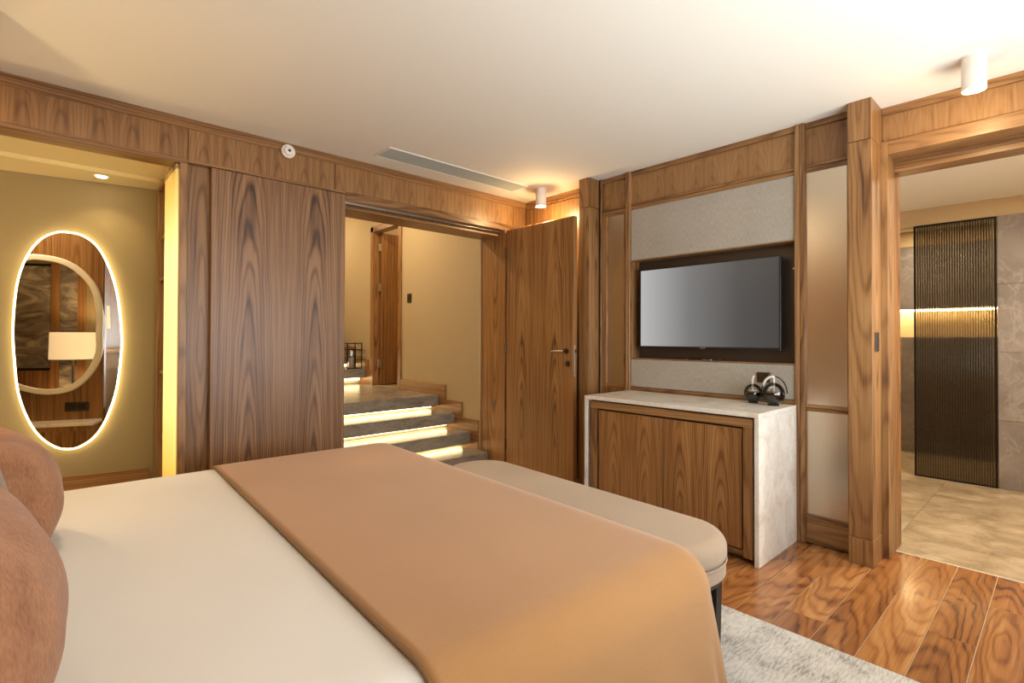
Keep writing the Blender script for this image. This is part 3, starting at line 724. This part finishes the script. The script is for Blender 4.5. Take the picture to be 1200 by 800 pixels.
mk('ring', lathe(nbm(), [(.034, -.018), (.030, -.030), (.016, -.034), (0, -.034)], (1.24, YA-.004, 2.522), 32, 'y'), m_lampw, sd, .7)
mk('sensor', lathe(nbm(), [(.010, -.034), (.007, -.040), (0, -.040)], (1.24, YA-.004, 2.522), 16, 'y'), m_dbronze, sd, .7)
vt = thing('ceiling_vent', (2.46, 3.32, ZC), 'long grey linear air vent set in the ceiling above the stair opening', 'vent')
for a in ((1.785, 3.14, 3.208, 3.220), (1.785, 3.14, 3.420, 3.432)): mk('frame', B(*a, ZC-.006, ZC, .001, 'x'), m_white, vt)
for a in ((1.785, 1.797), (3.128, 3.14)): mk('frame', B(*a, 3.22, 3.42, ZC-.006, ZC), m_white, vt)
mk('backing', B(1.797, 3.128, 3.22, 3.42, ZC-.0012, ZC-.0002, 0), m_vent, vt)
for i in range(12): mk('slat', B(1.797, 3.128, 3.226+i*.0162, 3.236+i*.0162, ZC-.005, ZC-.0012, .0006, 'x'), m_vent, vt)

# ================================================================== LAMPS
def downlight(x, y, power, label, sp_pow, bcol=(1, .70, .36), ang=2.6):
    g = thing('downlight', (x, y, ZC), label, 'lamp', 'white cylinder downlights on the ceiling')
    mk('ceiling_plate', lathe(nbm(), [(.052, -.004), (.052, 0)], (x, y, ZC), 32), m_lampw, g, .7)
    bm = nbm(); prof = [(.044, -.004), (.046, -.01), (.046, -.158), (.044, -.160), (.041, -.160), (.040, -.157)]
    loftp = [[(x+r*math.cos(2*PI*i/32), y+r*math.sin(2*PI*i/32), ZC+hh) for i in range(32)] for r, hh in prof]
    loft(bm, loftp, True, False); mk('housing', bm, m_lampw, g, .7)
    mk('aperture', lathe(nbm(), [(.040, -.159), (.040, -.156)], (x, y, ZC), 32), m_lamp, g)
    l = spot('lamp_beam', (x, y, ZC-.164), sp_pow, bcol, ang, .8, .035); p = point('lamp_glow', (x, y, ZC-.185), power, (1, .66, .30), .03)
    for q in (l, p): q.parent = g; q.matrix_parent_inverse = Matrix.Translation(-Vector((x, y, ZC)))
downlight(3.278, 3.187, 11, 'white cylinder downlight in the corner above the open door', 18)
downlight(3.225, .298, 4.5, 'white cylinder downlight beside the header of the bathroom opening', 58, (1, .95, .86), 1.55)
rs = thing('recessed_spot', (.29, 4.36, 2.318), 'small round recessed spotlight in the alcove ceiling', 'spotlight')
mk('trim_ring', lathe(nbm(), [(.040, -.004), (.042, 0)], (.29, 4.36, 2.318), 28), m_lampw, rs, .7)
mk('lens', lathe(nbm(), [(.030, -.006), (.030, -.003)], (.29, 4.36, 2.318), 28), m_lamp, rs)
spot('alcove_beam', (.29, 4.36, 2.30), 6, (1, .74, .36), 2.0, .8)
def ceiling_lamp(x, y, z, w, power, col, label):
    g = thing('unseen_ceiling_light', (x, y, z), label, 'lamp')
    mk('trim_ring', lathe(nbm(), [(w+.02, -.004), (w+.022, 0)], (x, y, z), 28), m_lampw, g, .7)
    mk('lens', lathe(nbm(), [(w, -.006), (w, -.003)], (x, y, z), 28), glow('lamp_lens', (1, .85, .62), 3), g)
    l = area('lamp_light', (x, y, z-.012), (0, 0, 0), 2*w, 2*w, power, col); l.data.shape = 'DISK'; l.parent = g; l.matrix_parent_inverse = Matrix.Translation(-Vector((x, y, z)))
ceiling_lamp(2.35, 5.2, 3.2, .12, 22, (1, .78, .48), 'round recessed light in the stairwell ceiling above the landing')
ceiling_lamp(2.4, 7.1, 3.2, .12, 16, (1, .78, .48), 'round recessed light in the stairwell ceiling above the upper steps')
ceiling_lamp(4.0, 5.8, 3.2, .08, 8, (1, .74, .42), 'round recessed light in the side room off the landing')
ceiling_lamp(4.6, -.55, 2.436, .12, 60, (1, .86, .66), 'round recessed light in the bathroom ceiling')
ceiling_lamp(6.6, .9, 2.436, .06, 14, (1, .8, .55), 'round recessed light in the shower ceiling')
ceiling_lamp(.9, -.35, ZC, .09, 2, (1, .90, .74), 'round recessed light in the bedroom ceiling beside the window')
ceiling_lamp(-.75, 3.35, ZC, .06, 9, (1, .76, .44), 'added unseen ceiling light that brightens the passage in front of the vanity console')  # extra lamp put in to brighten the panels and mirror frame seen reflected
ceiling_lamp(.1, 2.2, ZC, .09, 6, (1, .80, .52), 'round recessed light in the bedroom ceiling above the pillows')

def wall_lamp(y, z, power, label):
    x = -.455; g = thing('wall_lamp', (x, y, z), label, 'lamp', 'bedside wall lamps'); xc = -.30
    mk('rosette', lathe(nbm(), [(.045, 0), (.045, .010), (.012, .014)], (x, y, z), 24, 'x'), m_dbronze, g, .7)
    mk('arm', tube(nbm(), [(x+.01, y, z), (x+.08, y, z), (xc-.02, y, z+.02), (xc, y, z+.06)], .008, 10), m_dbronze, g, True)
    mk('shade', loft(nbm(), [[(xc+q*math.cos(2*PI*i/32), y+q*math.sin(2*PI*i/32), zz) for i in range(32)] for q, zz in ((.125, z+.03), (.115, z+.25))], False, False), m_shade, g, True)
    mk('bulb', lathe(nbm(), [(.012, 0), (.026, .03), (.026, .05), (.005, .075)], (xc, y, z+.06), 16), m_lampw, g, True)
    l = point('bulb_light', (xc, y, z+.17), power, (1, .74, .38), .03); l.parent = g; l.matrix_parent_inverse = Matrix.Translation(-Vector((x, y, z)))
wall_lamp(.45, 1.30, 1.5, 'small cream shaded wall lamp beside the bed on the window side')
wall_lamp(2.72, 1.30, 8, 'small cream shaded wall lamp above the headboard end next to the passage')

# ================================================================== LIT OVAL MIRROR
OUT = [(0.723, 1.309), (0.707, 1.579), (0.666, 1.756), (0.602, 1.879), (0.529, 1.937), (0.461, 1.95), (0.375, 1.933), (0.295, 1.86), (0.229, 1.71), (0.186, 1.525), (0.162, 1.275), (0.165, 1.108), (0.188, 0.88), (0.236, 0.696), (0.3, 0.569), (0.378, 0.506), (0.447, 0.494), (0.516, 0.521), (0.59, 0.598), (0.649, 0.719), (0.694, 0.886), (0.713, 1.079)]
def oval(pts, org, T, Nn, d, grow=0.):
    c = sum((Vector(p) for p in pts), Vector((0, 0)))/len(pts); out = []
    cm = catmull([Vector((p[0], p[1])) for p in pts], 5); n = len(cm)
    for i, p in enumerate(cm):
        t = (cm[(i+1) % n]-cm[i-1]).normalized(); nn = Vector((t.y, -t.x))
        if nn.dot(p-c) < 0: nn = -nn
        q = p+nn*grow; w = org+T*q.x+Nn*d; out.append((w.x, w.y, q.y))
    return out
lm = thing('lit_mirror', tuple(W0+WT*.45+Vector((0, 0, .49))), 'oval wall mirror with a glowing rim in the alcove', 'mirror')
ov = lambda d, g: oval(OUT, W0, WT, WN, d, g)
mk('backing_case', loft(nbm(), [ov(.0005, -.03), ov(.022, -.03)]), m_lampw, lm, .7)
mk('light_rim', loft(nbm(), [ov(.014, -.02), ov(.014, .004), ov(.030, .005), ov(.0355, .002), ov(.0355, -.007), ov(.030, -.007)], True, False), m_ledm, lm, .7)
mk('mirror_glass', loft(nbm(), [ov(.031, -.0072), ov(.0345, -.0072)]), m_mirror, lm, .7)

# ================================================================== VANITY CORNER (seen in the mirrors)
NS = [(-0.694, 1.973), (-0.579, 1.98), (-0.428, 1.949), (-0.295, 1.86), (-0.181, 1.699), (-0.115, 1.478), (-0.109, 1.283), (-0.142, 1.089), (-0.219, 0.896), (-0.351, 0.763), (-0.502, 0.727), (-0.651, 0.746), (-0.80, .82), (-.92, 1.0), (-.96, 1.25), (-.95, 1.5), (-.90, 1.75), (-.81, 1.90)]
vm = thing('vanity_mirror', (-.52, 3.0, .73), 'rounded wall mirror in a wide cream frame above the low console', 'mirror')
YN = Vector((0, 1, 0)); nv = lambda d, g: oval(NS, Vector((0, 3.0, 0)), Vector((1, 0, 0)), YN, d, g)
NS = [(min(x, -.138), z) for x, z in NS]
mk('frame', loft(nbm(), [nv(.0005, -.06), nv(.0005, 0), nv(.03, 0), nv(.038, -.010), nv(.038, -.045), nv(.03, -.052)], True, False), m_lampw, vm, .6)
mk('mirror_glass', loft(nbm(), [nv(.028, -.05), nv(.031, -.05)]), m_mirror, vm)
cs = thing('console', (-.7, 3.12, 0), 'low walnut console with a pale top and reeded drawer fronts', 'console')
mk('top', B(-1.5, -.14, 3.002, 3.24, .462, .49), m_marble, cs); mk('body', B(-1.48, -.16, 3.002, 3.215, .05, .462), m_wood, cs)
for i in range(54): mk('reed', B(-1.46+i*.024, -1.46+i*.024+.018, 3.215, 3.222, .10, .42, .002), m_wood, cs)
so = thing('wall_socket', (-.33, 3.0, .56), 'dark double socket plate on the walnut panels above the console', 'socket')
mk('plate', B(-.42, -.24, 3.0, 3.008, .565, .65, .002), m_dbronze, so)
for a in (-.40, -.325): mk('insert', B(a, a+.06, 3.006, 3.011, .58, .635, .002), m_black, so)
flp = thing('floor_lamp', (-.79, 4.30, .16), 'floor lamp with a glowing cream drum shade in the alcove', 'lamp')
mk('base', lathe(nbm(), [(.13, 0), (.13, .012), (.02, .02)], (-.79, 4.3, .16), 28), m_dbronze, flp, .7)
mk('pole', lathe(nbm(), [(.011, .02), (.011, .86)], (-.79, 4.3, .16), 14), m_dbronze, flp, .7)
mk('shade', loft(nbm(), [[(-.79+r*math.cos(2*PI*i/36), 4.3+r*math.sin(2*PI*i/36), z) for i in range(36)] for r, z in ((.205, 1.0), (.200, 1.295))], False, False), m_shade, flp, True)
lp = point('lamp_bulb', (-.79, 4.3, 1.15), 12, (1, .74, .42), .05); lp.parent = flp; lp.matrix_parent_inverse = Matrix.Translation(-Vector((-.79, 4.3, .16)))
pa = thing('wall_art', tuple(W0+WT*2.1+Vector((0, 0, .88))), 'large dark ink landscape picture on the alcove wall beside the lamp', 'picture')
mk('print', slab(nbm(), 1.80, 2.45, .004, .02, .88, 2.07), m_art, pa); mk('frame', slab(nbm(), 1.79, 2.46, .002, .026, 2.07, 2.10), m_blackm, pa); mk('frame', slab(nbm(), 1.79, 2.46, .002, .026, .85, .88), m_blackm, pa)
pa = thing('wall_art', tuple(W0+WT*1.61+Vector((0, 0, .88))), 'narrow ink landscape strip between the walnut stiles of the alcove', 'picture')
mk('print', slab(nbm(), 1.522, 1.703, .002, .012, .30, 2.30), m_art, pa)

# ================================================================== LANTERNS ON THE UPPER STEPS
def lantern(x, y, z, w, hgt, label):
    g = thing('lantern', (x, y, z), label, 'lantern', 'wire lanterns on the upper steps')
    a = w/2; t = .006
    for sx in (-1, 1):
        for sy in (-1, 1): mk('post', B(x+sx*a-t, x+sx*a+t, y+sy*a-t, y+sy*a+t, z+.001, z+hgt), m_blackm, g)
    for zz in (0.002, hgt*.72, hgt-.012):
        for s in (-1, 1):
            mk('bar', B(x-a+t, x+a-t, y+s*a-t, y+s*a+t, z+zz, z+zz+.011), m_blackm, g); mk('bar', B(x+s*a-t, x+s*a+t, y-a+t, y+a-t, z+zz, z+zz+.011), m_blackm, g)
    mk('glass_cylinder', lathe(nbm(), [(a*.62, .003), (a*.62, hgt*.7), (a*.58, hgt*.7), (a*.58, .006)], (x, y, z), 24), m_clear, g, .7)
    mk('candle', lathe(nbm(), [(a*.36, .004), (a*.36, hgt*.42), (.002, hgt*.42)], (x, y, z), 20), m_lampw, g, .7)
lantern(3.09, 6.56, .828, .20, .345, 'black wire lantern with a candle on the lower of the upper steps')
lantern(3.04, 6.98, 1.0, .19, .36, 'black wire lantern with a candle on the topmost step behind')
